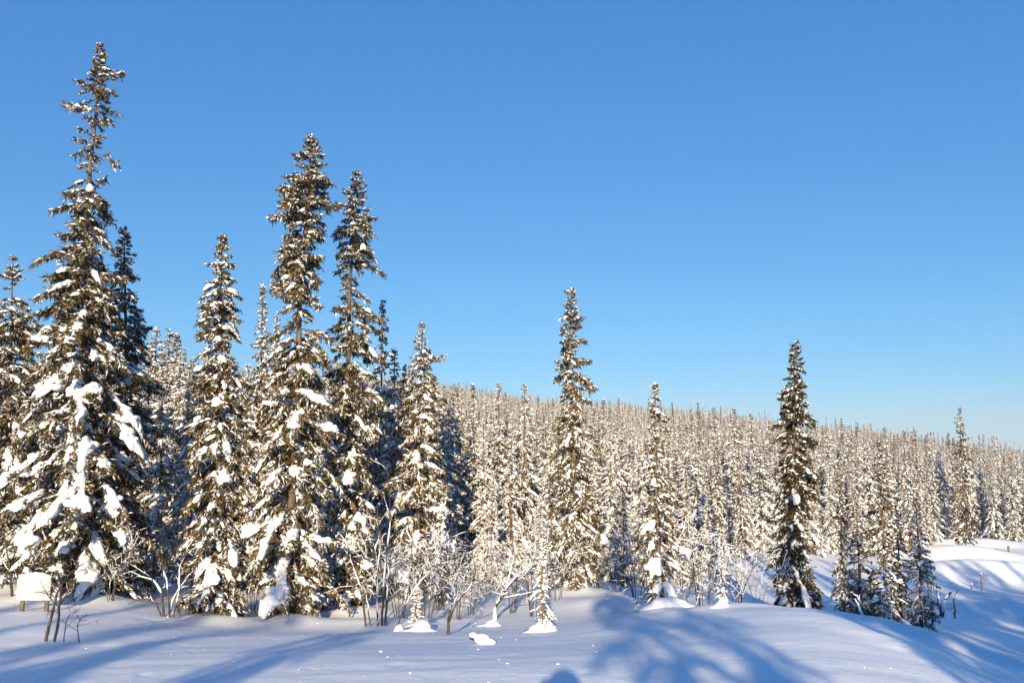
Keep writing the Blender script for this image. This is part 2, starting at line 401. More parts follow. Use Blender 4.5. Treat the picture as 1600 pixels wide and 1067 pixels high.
    bi = np.repeat(np.arange(n), npd); m = len(bi)
    if m:
        s0 = np.clip(.25 + .8 * rs.rand(m) ** .8, 0, 1.02)
        size = ssize * np.exp(rs.normal(0, .42, m)) * (.018 + .052 * np.clip(L[bi], 0, 1.0)) * (.75 + .5 * np.sin(np.clip(s0, 0, 1) * 3.0))
        size = np.minimum(np.minimum(size, .4 * L[bi] + .012), .088)
        if bigpads:
            low = np.where((t[bi] < .42) & (L[bi] > .35) & (s0 > .4) & ((np.sin(az[bi]) < .25) | (rs.rand(m) < .3)))[0]
            big = rs.choice(low, min(bigpads, len(low)), replace=False) if len(low) else []
            size[big] = rs.uniform(.095, .095 + .075 * np.clip(L[bi[big]], 0, 1), len(big)) * ssize if len(big) else 0
        for lev, sel in ((1, size < .042), (padsub, (size >= .042) & (size < .10)), (3, size >= .10)):
            q = np.where(sel)[0]
            if not len(q): continue
            U, Fi = ICO[lev]; nv = len(U)
            jit = 1 + rs.normal(0, .13 if lev < 3 else .05, (len(q), nv, 1))
            X = U[None] * jit
            if lev == 3:
                ph = rs.uniform(0, 9, (len(q), 1, 3)); X = X * (1 + .30 * wob((U[None] + ph).reshape(-1, 3), .42).reshape(len(q), nv, 1))
            sz = size[q][:, None]; lq = L[bi[q]][:, None]
            elong = rs.uniform(1.0, 1.9, (len(q), 1)) if lev < 3 else rs.uniform(.85, 1.25, (len(q), 1))
            ss = s0[q][:, None] + X[..., 0] * elong * sz / lq
            yy = X[..., 1] * sz * rs.uniform(.7, 1.1, (len(q), 1)); zz = np.where(X[..., 2] < 0, X[..., 2] * .45, X[..., 2]) * sz * (rs.uniform(.5, .75, (len(q), 1)) if lev < 3 else rs.uniform(.65, .9, (len(q), 1)))
            bq = np.repeat(bi[q], nv)
            PV = curve(bq, np.clip(ss, -.1, 1.25).ravel()).reshape(len(q), nv, 3)
            laq = np.stack([-np.sin(az[bi[q]]), np.cos(az[bi[q]]), 0 * s0[q]], -1)[:, None]
            PV = PV + laq * (yy + rs.normal(0, .30, (len(q), 1)) * np.minimum(sz * 1.5, .18 * lq))[..., None]
            PV[..., 2] += zz + .25 * sz - (.55 if lev < 3 else .35) * yy * yy / sz
            if lev == 3 and bigpads:
                U2, F2 = ICO[2]
                for pv, r_ in zip(PV, size[q]):
                    pb = Buf(); pb.add(pv, Fi)
                    top = pv[pv[:, 2] > np.median(pv[:, 2])]
                    for c_ in top[rs.choice(len(top), 6, replace=False)]:
                        rr_ = r_ * rs.uniform(.3, .62)
                        pb.add(U2 * (1 + rs.normal(0, .06, (len(U2), 1))) * rr_ * np.array([1.1, 1.1, .75]) + c_ - np.array([0, 0, .35 * rr_]), F2)
                    pill.append(pb.mesh('snow_pillow', M_SNOW, True))
                continue
            FF = (np.arange(len(q))[:, None, None] * nv + Fi[None]).reshape(-1, 3)
            sb.add(PV.reshape(-1, 3), FF)
    nm = 'spruce_%d' % seed
    # a little cap on the leader
    U, Fi = ICO[1]; sb.add(U * np.array([.018, .018, .03]) + np.r_[axis(np.array([H]))[0], H], Fi)
    return tb.mesh(nm + '_trunk', M_BARK, True), cb.mesh(nm + '_crown', M_NEEDLE, False), sb.mesh(nm + '_snow', M_SNOW, True), pill

SPR = 'spruce_tree'
def place_spruce(meshes, loc, rz=0, scale=(1, 1, 1), label=None, group=None, name=SPR):
    e = bpy.data.objects.new(name, None); COL.objects.link(e); e.empty_display_size = .3
    e.location = loc; e.rotation_euler = (0, 0, rz); e.scale = scale
    tag(e, label, 'tree', group)
    for nm, me in zip(('trunk', 'crown', 'snow'), meshes):
        o = bpy.data.objects.new(nm, me); COL.objects.link(o); o.parent = e
        if nm == 'snow': o['kind'] = 'stuff'
    for me in (meshes[3] if len(meshes) > 3 else ()):
        o = bpy.data.objects.new('snow_pillow', me); COL.objects.link(o); o.parent = e
    return e

def hero(seed, d, path, prof, label, group=None, **kw):
    """path: photo pixels of the trunk from tip to foot; prof: rows (pixel y, left reach, right reach, density)"""
    foot = at(path[-1][0], path[-1][1], d); x, y = foot[0], foot[1]
    z = gz1(x, y) - .03
    tip = at(path[0][0], path[0][1], d); H = tip[2] - z
    tr = []
    for px, py in path:
        p = at(px, py, d); tr.append((np.clip((p[2] - z) / H, 0, 1), p[0] - x, 0.0))
    pr = []
    for row in prof:
        py, l, r = row[:3]; de = row[3] if len(row) > 3 else 1.0
        p = at(path[0][0], py, d); pr.append((np.clip((p[2] - z) / H, 0, 1), l * d / F_PX, r * d / F_PX, de))
    me = spruce(seed, H, pr, trunk=tr, **kw)
    return place_spruce(me, (x, y, z), label=label, group=group)

# ------------------------------------------------------------------ the large trees that can be told apart
G1 = 'tall spruces along the edge of the clearing'
hero(11, 12.6, [(158, 72), (148, 200), (141, 260), (132, 400), (130, 640), (126, 945)],
     [(72, 3, 3, 1), (85, 9, 9, 1), (105, 14, 15, 1), (118, 17, 22, .8), (121, 18, 42, .8), (126, 18, 24, .7), (145, 24, 28, .6), (150, 34, 48, .6), (157, 24, 34, .55), (167, 32, 34, .5), (171, 76, 32, .55), (177, 28, 34, .45), (196, 24, 38, .42), (215, 30, 28, .35), (230, 44, 22, .32), (242, 34, 56, .36), (250, 42, 28, .32), (272, 32, 24, .35), (290, 40, 30, .7),
      (340, 48, 36, .8), (385, 46, 40, .8), (398, 74, 45, .85), (410, 50, 45, .9), (450, 58, 58, .95), (520, 75, 72, 1), (600, 90, 84, 1), (690, 120, 100, 1), (760, 145, 118, 1), (850, 150, 125, 1), (915, 130, 112, .9)],
     'tallest spruce, nearly bare upper trunk and heavy snow pillows on its skirt', G1, bpm=42, bigpads=46, snow=.85, ssize=1.05, snow_top=.42, r0=.095)
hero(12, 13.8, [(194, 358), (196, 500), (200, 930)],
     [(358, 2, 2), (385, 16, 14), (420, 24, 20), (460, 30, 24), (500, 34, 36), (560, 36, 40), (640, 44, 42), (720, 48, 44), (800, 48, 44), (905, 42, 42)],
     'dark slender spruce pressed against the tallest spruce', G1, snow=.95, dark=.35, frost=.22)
hero(13, 14.2, [(20, 403), (16, 560), (8, 905)],
     [(403, 2, 2), (425, 12, 14), (450, 20, 18), (510, 35, 36), (600, 48, 46), (750, 60, 58), (890, 60, 60)],
     'spruce cut by the left edge of the picture', G1, snow=1.0, frost=.28)
hero(14, 11.8, [(347, 372), (344, 600), (340, 978)],
     [(372, 2, 2), (395, 12, 12), (420, 17, 21), (470, 36, 28), (512, 44, 28), (540, 30, 26), (600, 36, 44), (700, 46, 44), (800, 56, 46), (900, 60, 50), (972, 52, 44)],
     'narrow dense spruce with a sharp tip and white-edged boughs', G1, snow=.9, bigpads=9, bpm=56, snow_top=.8)
hero(15, 12.4, [(487, 211), (478, 330), (470, 450), (465, 600), (456, 800), (450, 974)],
     [(211, 3, 3), (230, 12, 12), (250, 20, 24), (290, 40, 36), (330, 46, 46), (370, 40, 30), (430, 62, 30, .8), (470, 34, 30, .75), (520, 46, 40, .85), (580, 58, 46), (650, 80, 58), (750, 84, 68), (850, 78, 72), (968, 64, 64)],
     'tall spruce with a broad snow-crusted base, second tallest of all', G1, snow=.95, bigpads=14, bpm=48, snow_top=.5, frost=.26)
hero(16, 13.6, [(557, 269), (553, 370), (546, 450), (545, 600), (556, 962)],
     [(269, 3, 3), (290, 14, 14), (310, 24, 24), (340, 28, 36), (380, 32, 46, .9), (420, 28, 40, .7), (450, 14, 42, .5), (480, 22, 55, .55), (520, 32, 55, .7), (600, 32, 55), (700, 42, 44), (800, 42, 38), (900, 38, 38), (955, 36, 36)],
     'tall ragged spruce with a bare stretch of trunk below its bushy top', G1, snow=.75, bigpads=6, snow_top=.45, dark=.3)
hero(17, 15.2, [(660, 507), (656, 650), (650, 965)],
     [(507, 2, 2), (535, 12, 14), (560, 18, 25), (620, 32, 36), (700, 48, 46), (800, 62, 60), (950, 60, 62)],
     'mid-sized cone-shaped spruce with crusted snow, right of the ragged one', G1, snow=1.1, bigpads=8, frost=.34)
j_t = hero(18, 15.0, [(893, 451), (890, 560), (896, 700), (904, 924)],
     [(451, 2, 2), (470, 12, 12), (490, 18, 20), (520, 20, 24), (562, 20, 24), (567, 46, 52), (571, 22, 26), (584, 24, 46), (592, 30, 30), (610, 18, 24), (640, 20, 26), (690, 36, 30), (760, 42, 36), (830, 46, 42), (915, 38, 44)],
     'lone spruce standing well above the forest in the middle', G1, snow=.85, snow_top=.45, bpm=48, frost=.24, bigpads=4)
hero(19, 11.4, [(1023, 599), (1024, 700), (1031, 950)],
     [(599, 1.5, 1.5), (620, 9, 9), (640, 14, 14), (664, 12, 30), (680, 12, 16), (720, 30, 28), (790, 32, 32), (850, 40, 40), (905, 36, 32), (945, 42, 38)],
     'slim young spruce with fat snow lumps on its lower boughs at the crest', G1, snow=.95, bigpads=9, bpm=56, twd=80, twl=.15, ssize=.85, frost=.25)
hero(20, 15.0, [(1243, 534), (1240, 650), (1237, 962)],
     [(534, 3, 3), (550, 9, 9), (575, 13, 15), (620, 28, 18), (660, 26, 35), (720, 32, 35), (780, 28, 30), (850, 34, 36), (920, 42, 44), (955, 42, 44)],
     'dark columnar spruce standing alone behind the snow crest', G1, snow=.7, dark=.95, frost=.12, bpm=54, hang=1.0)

# ------------------------------------------------------------------ shared forest spruces
def gen_prof(rs, r, base=.04, pw=.7, k=1.25):
    p = []
    for t in np.linspace(base, 1, 12):
        v = k * r * (1 - t) ** pw * (.8 + .4 * rs.rand()) + .04
        p.append((t, v * rs.uniform(.8, 1.15), v * rs.uniform(.8, 1.15), 1.0 if rs.rand() < .9 else .7))
    return p
VAR = []; vr = np.random.RandomState(77)
for k in range(9):
    Hk = 6.0; rk = [.62, .75, .55, .85, .68, .6, .95, .5, .72][k]
    VAR.append(spruce(100 + k, Hk, gen_prof(vr, rk), bpm=30, twd=42, sub=3, twl=.24, bw=.024, twmin=8, frost=[.46, .6, .37, .65, .5, .24, .56, .47, .68][k], snow=[1.1, 1.4, 1, 1.4, 1.2, .8, 1.4, 1.1, 1.5][k], ssize=1.0, tsn=.38, tsz=1.15,
                      dark=.4 if k == 5 else .1, padsub=2 if k in (0, 3, 6) else 1))
FAR = []
for k in range(7):
    FAR.append(spruce(200 + k, 6.0, gen_prof(vr, [.5, .62, .42, .72, .55, .45, .6][k], pw=.95, k=1.2), bpm=18, twd=26, sub=1, twl=.36, bw=.055, twmin=6, frost=[.52, .84, .38, .76, .88, .28, .66][k], snow=[1.0, 1.5, .8, 1.4, 1.6, .6, 1.2][k], ssize=1.2, padsub=1, r0=.055, tsn=.25, tsz=1.3, rib=.5))
YOUNG = []
for k in range(3):
    YOUNG.append(spruce(300 + k, 1.3, [(.02, .24, .26, 1), (.3, .20, .22, 1), (.6, .12, .13, 1), (.9, .045, .05, 1), (1, .02, .02, 1)], bpm=70, twd=90, sub=4, twl=.10, bw=.009, frost=.35, snow=1.5, ssize=.75, snow_top=1, r0=.02, bigpads=0))

def px_tree(v, px, tip_y, d, label, group, wid=1.0, rz=None, meshes=None, h0=6.0, foot_x=None):
    x = (px - 800) / F_PX * d
    x = at(px if foot_x is None else foot_x, 900, d)[0]
    z = gz1(x, d) - .05
    H = at(px, tip_y, d)[2] - z
    s = H / h0
    me = (meshes or VAR)[v]
    e = place_spruce(me, (x, d, z), rz=(px * 1.7) % 6.28 if rz is None else rz, scale=(s * wid, s * wid, s), label=label, group=group)
    if foot_x is not None: e.rotation_euler = (0, math.atan2(at(px, tip_y, d)[0] - x, H), 0)
    TAKEN.append((x, d)); return e
TAKEN = [(at(a, 900, d)[0], d) for a, d in ((126, 12.6), (200, 13.8), (8, 14.2), (340, 11.8), (450, 12.4), (556, 13.6), (650, 15.2), (904, 15), (1031, 11.4), (1237, 15))]
G2 = 'spruces of the second row'
for row in [
    (2, 398, 445, 16.8, 'thin spruce pole with a small crown between the sharp-tipped and second tallest spruces', .75),
    (7, 422, 488, 18.5, 'short-topped spruce just left of the second tallest spruce', .8),
    (0, 592, 470, 16.5, 'pale spruce tip peeking out right of the tall ragged spruce', .75),
    (5, 628, 572, 19, 'small dark spruce between the ragged spruce and the cone-shaped one', .8),
    (4, 66, 520, 18, 'spruce showing left of the tallest spruce at mid height', 1.0),
    (1, 42, 575, 17, 'low spruce squeezed behind the tree at the left edge', 1.0),
    (3, 95, 590, 20, 'bushy spruce hidden behind the tallest spruce', 1.0),
    (7, 250, 515, 21, 'slim spruce tip right of the dark slender spruce', 1.35),
    (8, 228, 512, 23.5, 'faint spruce tip close beside the dark slender spruce', 1.25),
    (4, 290, 560, 21, 'olive spruce left of the narrow dense spruce', 1.3),
    (1, 272, 600, 19, 'crusted spruce below the gap beside the narrow dense spruce', 1.0),
    (0, 315, 548, 18, 'spruce tucked behind the left boughs of the narrow dense spruce', .9),
    (3, 520, 560, 17, 'crusted spruce filling the gap between the two tall central-left spruces', .9),
    (5, 715, 640, 20, 'dark thin spruce right of the cone-shaped spruce', .45),
    (2, 738, 599, 21, 'narrow spruce, first of three even tips right of the cone-shaped spruce', .95),
    (0, 778, 599, 23, 'narrow spruce, second of three even tips right of the cone-shaped spruce', .95),
    (4, 820, 600, 20, 'narrow spruce, third of three even tips, nearest the lone tall spruce', .95),
    (1, 690, 660, 17, 'snow-crusted spruce under the three even tips', 1.1),
    (6, 770, 740, 16.5, 'squat broad spruce smothered in snow left of the lone tall spruce', 1.0),
    (3, 845, 770, 17.5, 'squat spruce thick with snow below the lone tall spruce', .9),
    (8, 955, 672, 19, 'white-crusted spruce right of the lone tall spruce', 1.1),
    (5, 975, 770, 16.5, 'shaded bluish spruce between the lone spruce and the slim young one', 1.0),
    (4, 1075, 740, 20, 'sunlit spruce right of the slim young spruce', 1.0),
    (1, 1110, 760, 22, 'snowy spruce behind the crest, halfway to the dark columnar spruce', 1.0),
    (5, 1160, 700, 26, 'dusky spruce left of the dark columnar spruce', .9),
    (5, 1318, 722, 17, 'thin dusky spruce, first of the shaded group right of the columnar spruce', .85),
    (0, 1342, 765, 17.5, 'short wide spruce, second of the shaded group right of the columnar spruce', 1.4),
    (5, 1382, 690, 17, 'tallest spruce of the shaded group right of the columnar spruce', 1.05),
    (2, 1436, 775, 19, 'last spruce of the shaded group, beside the open hollow', 1.35),
    (5, 1405, 800, 20, 'low dusky spruce wedged inside the shaded group', 1.35),
    (0, 222, 535, 18.6, 'snow-dusted spruce showing just past the dark slender spruce', 1.0),
    (2, 262, 522, 19.2, 'slim tall spruce rising in the gap left of the narrow dense spruce', 1.15),
    (4, 284, 572, 17.8, 'evenly frosted spruce low in the gap left of the narrow dense spruce', 1.1),
    (7, 312, 540, 19.0, 'pole-like spruce touching the narrow dense spruce on its left', 1.2),
    (0, 408, 520, 19.4, 'snow-dusted spruce beside the thin spruce pole', 1.0),
    (4, 436, 560, 18.2, 'evenly frosted spruce behind the left boughs of the second tallest spruce', 1.0),
    (2, 612, 545, 18.8, 'slim spruce right of the pale tip by the tall ragged spruce', 1.1),
    (0, 676, 588, 18.4, 'snow-dusted spruce against the right side of the cone-shaped spruce', 1.0),
    (4, 706, 612, 19.5, 'evenly frosted spruce left of the first even tip', 1.0),
    (1, 240, 568, 16.5, 'white-crusted spruce filling the gap beside the dark slender spruce', 1.0),
    (8, 268, 548, 18, 'snow-smothered spruce in the middle of the gap left of the narrow dense spruce', 1.0),
    (3, 303, 590, 16, 'broad white spruce brushing the narrow dense spruce from the left', .85),
    (1, 378, 570, 15.5, 'white-crusted spruce between the narrow dense spruce and the second tallest', .9),
    (6, 425, 590, 15.8, 'wide-skirted spruce half hidden by the second tallest spruce', .8),
    (8, 508, 585, 15.5, 'snow-smothered spruce showing between the two tall paired spruces', .8),
    (3, 608, 600, 16.2, 'broad white spruce right beside the tall ragged spruce', .9),
    (1, 700, 640, 18, 'white-crusted spruce between the cone-shaped spruce and the first even tip', 1.0),
    (8, 755, 660, 18.5, 'snow-smothered spruce between the first and second even tips', 1.0),
    (6, 800, 665, 18, 'wide-skirted spruce between the second and third even tips', .9),
    (1, 862, 672, 18, 'white-crusted spruce close left of the lone tall spruce', .9),
    (8, 1000, 700, 18, 'snow-smothered spruce between the lone spruce and the slim young one', 1.0),
    (5, 1513, 638, 49, 'spruce rising above the far treeline near the right edge', .95),
    (3, 1475, 705, 52, 'rounded spruce at the far edge of the hollow', 1.0),
    (6, 1560, 730, 53, 'broad far spruce by the sunlit bank', 1.0),
    (2, 1590, 712, 52, 'far spruce cut by the right edge of the picture', 1.0)]:
    px_tree(row[0], row[1], row[2], row[3], row[4], G2, wid=row[5])
G3 = 'young spruces poking out of the snow'
for v, px, ty, d, lab, w in [
    (0, 850, 845, 9.4, 'knee-high spruce with snow heaped at its foot on the open slope', 1.0),
    (1, 650, 918, 10.4, 'squat buried spruce seedling beside the birch stems', 1.9),
    (2, 1127, 855, 9.7, 'little spruce on the crest above a round ball of snow', .9),
    (0, 1042, 925, 10.9, 'half-buried shaded seedling at the foot of the slim young spruce', 1.8),
    (1, 1382, 893, 11.5, 'small snow-ringed spruce behind the crest in the shade', .8),
    (2, 1412, 948, 11.0, 'tiny dark spruce showing over the crest edge', .75),
    (1, 690, 790, 14.0, 'young spruce with round snow heads near the cone-shaped spruce', .9)]:
    px_tree(v, px, ty, d, lab, G3, wid=w, meshes=YOUNG, h0=1.3)

# ------------------------------------------------------------------ the forest behind: countable nearest trees, then the mass
fr = np.random.RandomState(9)
ZONES = [(-999, 80, 'behind the spruce at the left edge'), (80, 200, 'behind the tallest spruce'), (200, 290, 'right of the tallest spruce'), (290, 380, 'behind the narrow dense spruce'),
         (380, 440, 'left of the second tallest spruce'), (440, 520, 'behind the second tallest spruce'), (520, 600, 'behind the tall ragged spruce'), (600, 690, 'behind the cone-shaped spruce'),
         (690, 760, 'right of the cone-shaped spruce'), (760, 850, 'left of the lone middle spruce'), (850, 940, 'behind the lone middle spruce'), (940, 1060, 'behind the slim crest spruce'),
         (1060, 1200, 'left of the dark columnar spruce'), (1200, 1300, 'behind the dark columnar spruce'), (1300, 1450, 'behind the shaded group'), (1450, 2600, 'along the far sunlit bank')]
NEAR_D = lambda px: np.interp(px, [0, 600, 900, 1060, 1200, 1300, 1440, 1470, 1700], [16, 17, 20, 22, 32, 38, 46, 54, 54])
LOOK = ['snow-dusted', 'thickly crusted', 'slim', 'broad white', 'evenly frosted', 'dusky', 'wide-skirted', 'pole-like', 'snow-smothered']
T = np.array(TAKEN)
pts = list(map(tuple, TAKEN)); cnt = 0; tries = 0; N_IND = 300 - 10 - 55 - 7
cell = {}
def near_ok(x, y, r):
    cx, cy = int(x // 3), int(y // 3)
    for i in range(cx - 1, cx + 2):
        for j in range(cy - 1, cy + 2):
            for q in cell.get((i, j), ()):
                if (q[0] - x) ** 2 + (q[1] - y) ** 2 < r * r: return False
    return True
def put(x, y): cell.setdefault((int(x // 3), int(y // 3)), []).append((x, y))
for q in TAKEN: put(*q)
ind = []
allc = []
for q in range(60000):
    px = fr.uniform(-120, 1720); d = math.sqrt(fr.uniform(15 ** 2, 60 ** 2))
    if d < NEAR_D(px): continue
    x = (px - 800) / F_PX * d
    if near_ok(x, d, 1.12): put(x, d); allc.append((d, x, px))
while len(allc) < 13500 and tries < 400000:
    tries += 1
    px = fr.uniform(-150, 1750); d = 16 * (410 / 16) ** (fr.rand() ** .62)
    if d < NEAR_D(px): continue
    x = (px - 800) / F_PX * d
    rmin = np.interp(d, [15, 50, 120, 250, 400], [1.25, 1.4, 1.9, 2.6, 3.4])
    if not near_ok(x, d, rmin): continue
    put(x, d); allc.append((d, x, px))
allc.sort()
vis = [c for c in allc if -60 < c[2] < 1660]
ind = vis[:N_IND]; dcut = ind[-1][0]; inds = set(ind)
rest = [c for c in allc if c not in inds]
print('individual trees out to %.1f m; mass of %d' % (dcut, len(rest)))
for i, (d, x, px) in enumerate(ind):
    z = gz1(x, d) - .05
    k = int(fr.choice(9, p=[.13, .13, .1, .12, .12, .08, .1, .1, .12]))
    H = fr.uniform(4.0, 6.6) * (1.15 if fr.rand() < .15 else 1) * (.85 if px > 1050 and d < 60 else 1)
    if px < 640: H *= np.interp(px, [0, 640], [1.12, 1.0])
    lim = at(px, np.interp(px, [0, 300, 600, 700, 880, 1000, 1250, 1450, 1600], [560, 560, 575, 610, 645, 660, 690, 705, 722]), d)[2] - z
    H = min(H, max(lim * fr.uniform(.85, 1.0), 2.2)); s = H / 6; w = s * fr.uniform(.85, 1.2) ** 1
    zn = next(q for q in ZONES if q[0] <= px < q[1])
    place_spruce(VAR[k], (x, d, z), fr.uniform(0, 6.28), (max(w, .62), max(w, .62), s), '%s spruce %s %s' % (LOOK[k], 'near the front of the wood' if d < np.interp(px, [0, 900, 1300, 1450], [21, 27, 43, 56]) else 'deeper in the wood', zn[2]), 'wood ' + zn[2])

def build_mass():
    P = np.array([(x, d, 0) for d, x, px in rest]); P[:, 2] = gz(P[:, 0], P[:, 1]) - .1
    n = len(P)
    me = bpy.data.meshes.new('forest_points'); me.vertices.add(n); me.vertices.foreach_set('co', P.astype(np.float32).ravel())
    a = me.attributes.new('pick', 'INT', 'POINT'); a.data.foreach_set('value', np.where(P[:, 1] < 75, fr.randint(len(FAR), len(FAR) + 5, n), fr.randint(0, len(FAR), n)).astype(np.int32))
    H = np.where(fr.rand(n) < .2, fr.uniform(7, 11, n), fr.uniform(4.0, 7.6, n)); s = (H / 6)
    pxs = 800 + F_PX * P[:, 0] / P[:, 1]
    lim = 1.65 + (700 - (np.interp(pxs, [0, 300, 600, 700, 850, 1000, 1150, 1250, 1350, 1450, 1600], [540, 550, 575, 600, 622, 628, 640, 652, 662, 676, 692]) + np.interp(P[:, 1], [40, 90, 380], [24, 6, -6]))) / F_PX * P[:, 1] - P[:, 2]
    H = np.minimum(H, np.maximum(lim * np.where(fr.rand(n) < .22, fr.uniform(1.0, np.where(P[:, 1] > 250, 1.42, 1.15), n), fr.uniform(.55, .95, n)), 2.2)); s = H / 6
    w = np.maximum(s, .55) * fr.uniform(.85, 1.2, n)
    a = me.attributes.new('size', 'FLOAT_VECTOR', 'POINT'); a.data.foreach_set('vector', np.c_[w, w, s].astype(np.float32).ravel())
    a = me.attributes.new('turn', 'FLOAT_VECTOR', 'POINT'); a.data.foreach_set('vector', np.c_[fr.normal(0, .02, n), fr.normal(0, .02, n), fr.uniform(0, 6.28, n)].astype(np.float32).ravel())
    me.update()
    src = bpy.data.collections.new('far_spruce_kinds')
    for k, ms in enumerate(FAR + [VAR[q] for q in (0, 2, 4, 7, 8)]):
        # one joined mesh per kind
        V = []; Fs = []; C = []; mi = []; off = 0
        for q, m_ in enumerate(ms[:3]):
            nv = len(m_.vertices); v = np.empty(nv * 3, np.float32); m_.vertices.foreach_get('co', v); V.append(v.reshape(-1, 3))
            f = np.empty(len(m_.polygons) * 3, np.int32); m_.loops.foreach_get('vertex_index', f); Fs.append(f.reshape(-1, 3) + off); off += nv
            mi.append(np.full(len(m_.polygons), q))
            if 'tint' in m_.color_attributes:
                c = np.empty(nv * 4, np.float32); m_.color_attributes['tint'].data.foreach_get('color', c); C.append(c.reshape(-1, 4)[:, :3])
            else: C.append(np.ones((nv, 3)))
        jm = mesh_from('far_spruce_%d' % k, np.concatenate(V), np.concatenate(Fs), [M_BARK, M_NEEDLE, M_SNOW], False, np.concatenate(C), np.concatenate(mi))
        src.objects.link(bpy.data.objects.new('far_spruce_%02d' % k, jm))
    o = obj('forest', me); tag(o, 'dense frosted spruce forest covering the far slope up to the skyline', 'forest', kind='stuff')
    ng = bpy.data.node_groups.new('forest_scatter', 'GeometryNodeTree')
    ng.interface.new_socket('Geometry', in_out='INPUT', socket_type='NodeSocketGeometry'); ng.interface.new_socket('Geometry', in_out='OUTPUT', socket_type='NodeSocketGeometry')
    N = ng.nodes; gi = N.new('NodeGroupInput'); go = N.new('NodeGroupOutput')
    m2p = N.new('GeometryNodeMeshToPoints'); iop = N.new('GeometryNodeInstanceOnPoints'); ci = N.new('GeometryNodeCollectionInfo')
    ci.inputs['Collection'].default_value = src; ci.inputs['Separate Children'].default_value = True; ci.inputs['Reset Children'].default_value = True
    def attr(nm, ty):
        a = N.new('GeometryNodeInputNamedAttribute'); a.data_type = ty; a.inputs['Name'].default_value = nm; return a
    iop.inputs['Pick Instance'].default_value = True
    ng.links.new(gi.outputs[0], m2p.inputs['Mesh']); ng.links.new(m2p.outputs[0], iop.inputs['Points']); ng.links.new(ci.outputs[0], iop.inputs['Instance'])
    ng.links.new(attr('pick', 'INT').outputs['Attribute'], iop.inputs['Instance Index'])
    e2r = N.new('FunctionNodeEulerToRotation'); ng.links.new(attr('turn', 'FLOAT_VECTOR').outputs['Attribute'], e2r.inputs[0])
    ng.links.new(e2r.outputs[0], iop.inputs['Rotation'])
    ng.links.new(attr('size', 'FLOAT_VECTOR').outputs['Attribute'], iop.inputs['Scale'])
    ng.links.new(iop.outputs[0], go.inputs[0])
    md = o.modifiers.new('scatter', 'NODES'); md.node_group = ng
build_mass()

# ------------------------------------------------------------------ trees behind the viewer (their shadows lie on the snow)
G4 = 'spruces behind the viewer that shade the snow'
for i, (x, y, H, w, k) in enumerate([(.5, -8, 7.2, 1.05, 0), (1.0, -8.6, 6.0, .75, 4), (2.75, -8.4, 6.0, .8, 4), (3.4, -9.2, 6.6, 1.2, 3), (-3.1, -8, 5.5, 1.15, 4), (-4.9, -8.5, 5.6, 1.3, 6), (-5.9, -8.8, 5.0, 1.2, 3), (-7.1, -9, 4.9, 1.3, 1), (-8.6, -9, 5.6, 1.2, 6),
        (3.9, -10, 7.6, 1.0, 4), (5.1, -11, 7.2, 1.2, 6), (6.2, -9.5, 7.2, 1.2, 3), (7.5, -11, 8.2, 1.2, 1), (8.8, -10.5, 8.2, 1.2, 6), (10.1, -12, 9.0, 1.2, 3), (11.4, -11, 9.2, 1.2, 8), (12.8, -12, 9.6, 1.2, 6), (14.2, -11, 9.8, 1.2, 3),
        (15.6, -12, 10.4, 1.2, 1), (17.1, -12, 10.4, 1.2, 6), (18.8, -12, 10.8, 1.3, 3), (20.5, -12, 11, 1.3, 6),
        (5.6, -14, 8.4, 1.2, 1), (8.1, -15, 9.6, 1.3, 3), (10.7, -15, 10.4, 1.3, 6), (13.4, -15, 11.2, 1.3, 1), (16.3, -15, 11.8, 1.3, 3), (19.5, -15, 12.2, 1.3, 6), (22.4, -13, 11.6, 1.3, 1), (24.5, -14, 12, 1.3, 3)]):
    s = H / 6
    place_spruce(VAR[k], (x, y, gz1(x, y) - .05), i * 1.1, (s * w, s * w, s), 'spruce behind the viewer whose shadow stripes the foreground snow', G4)

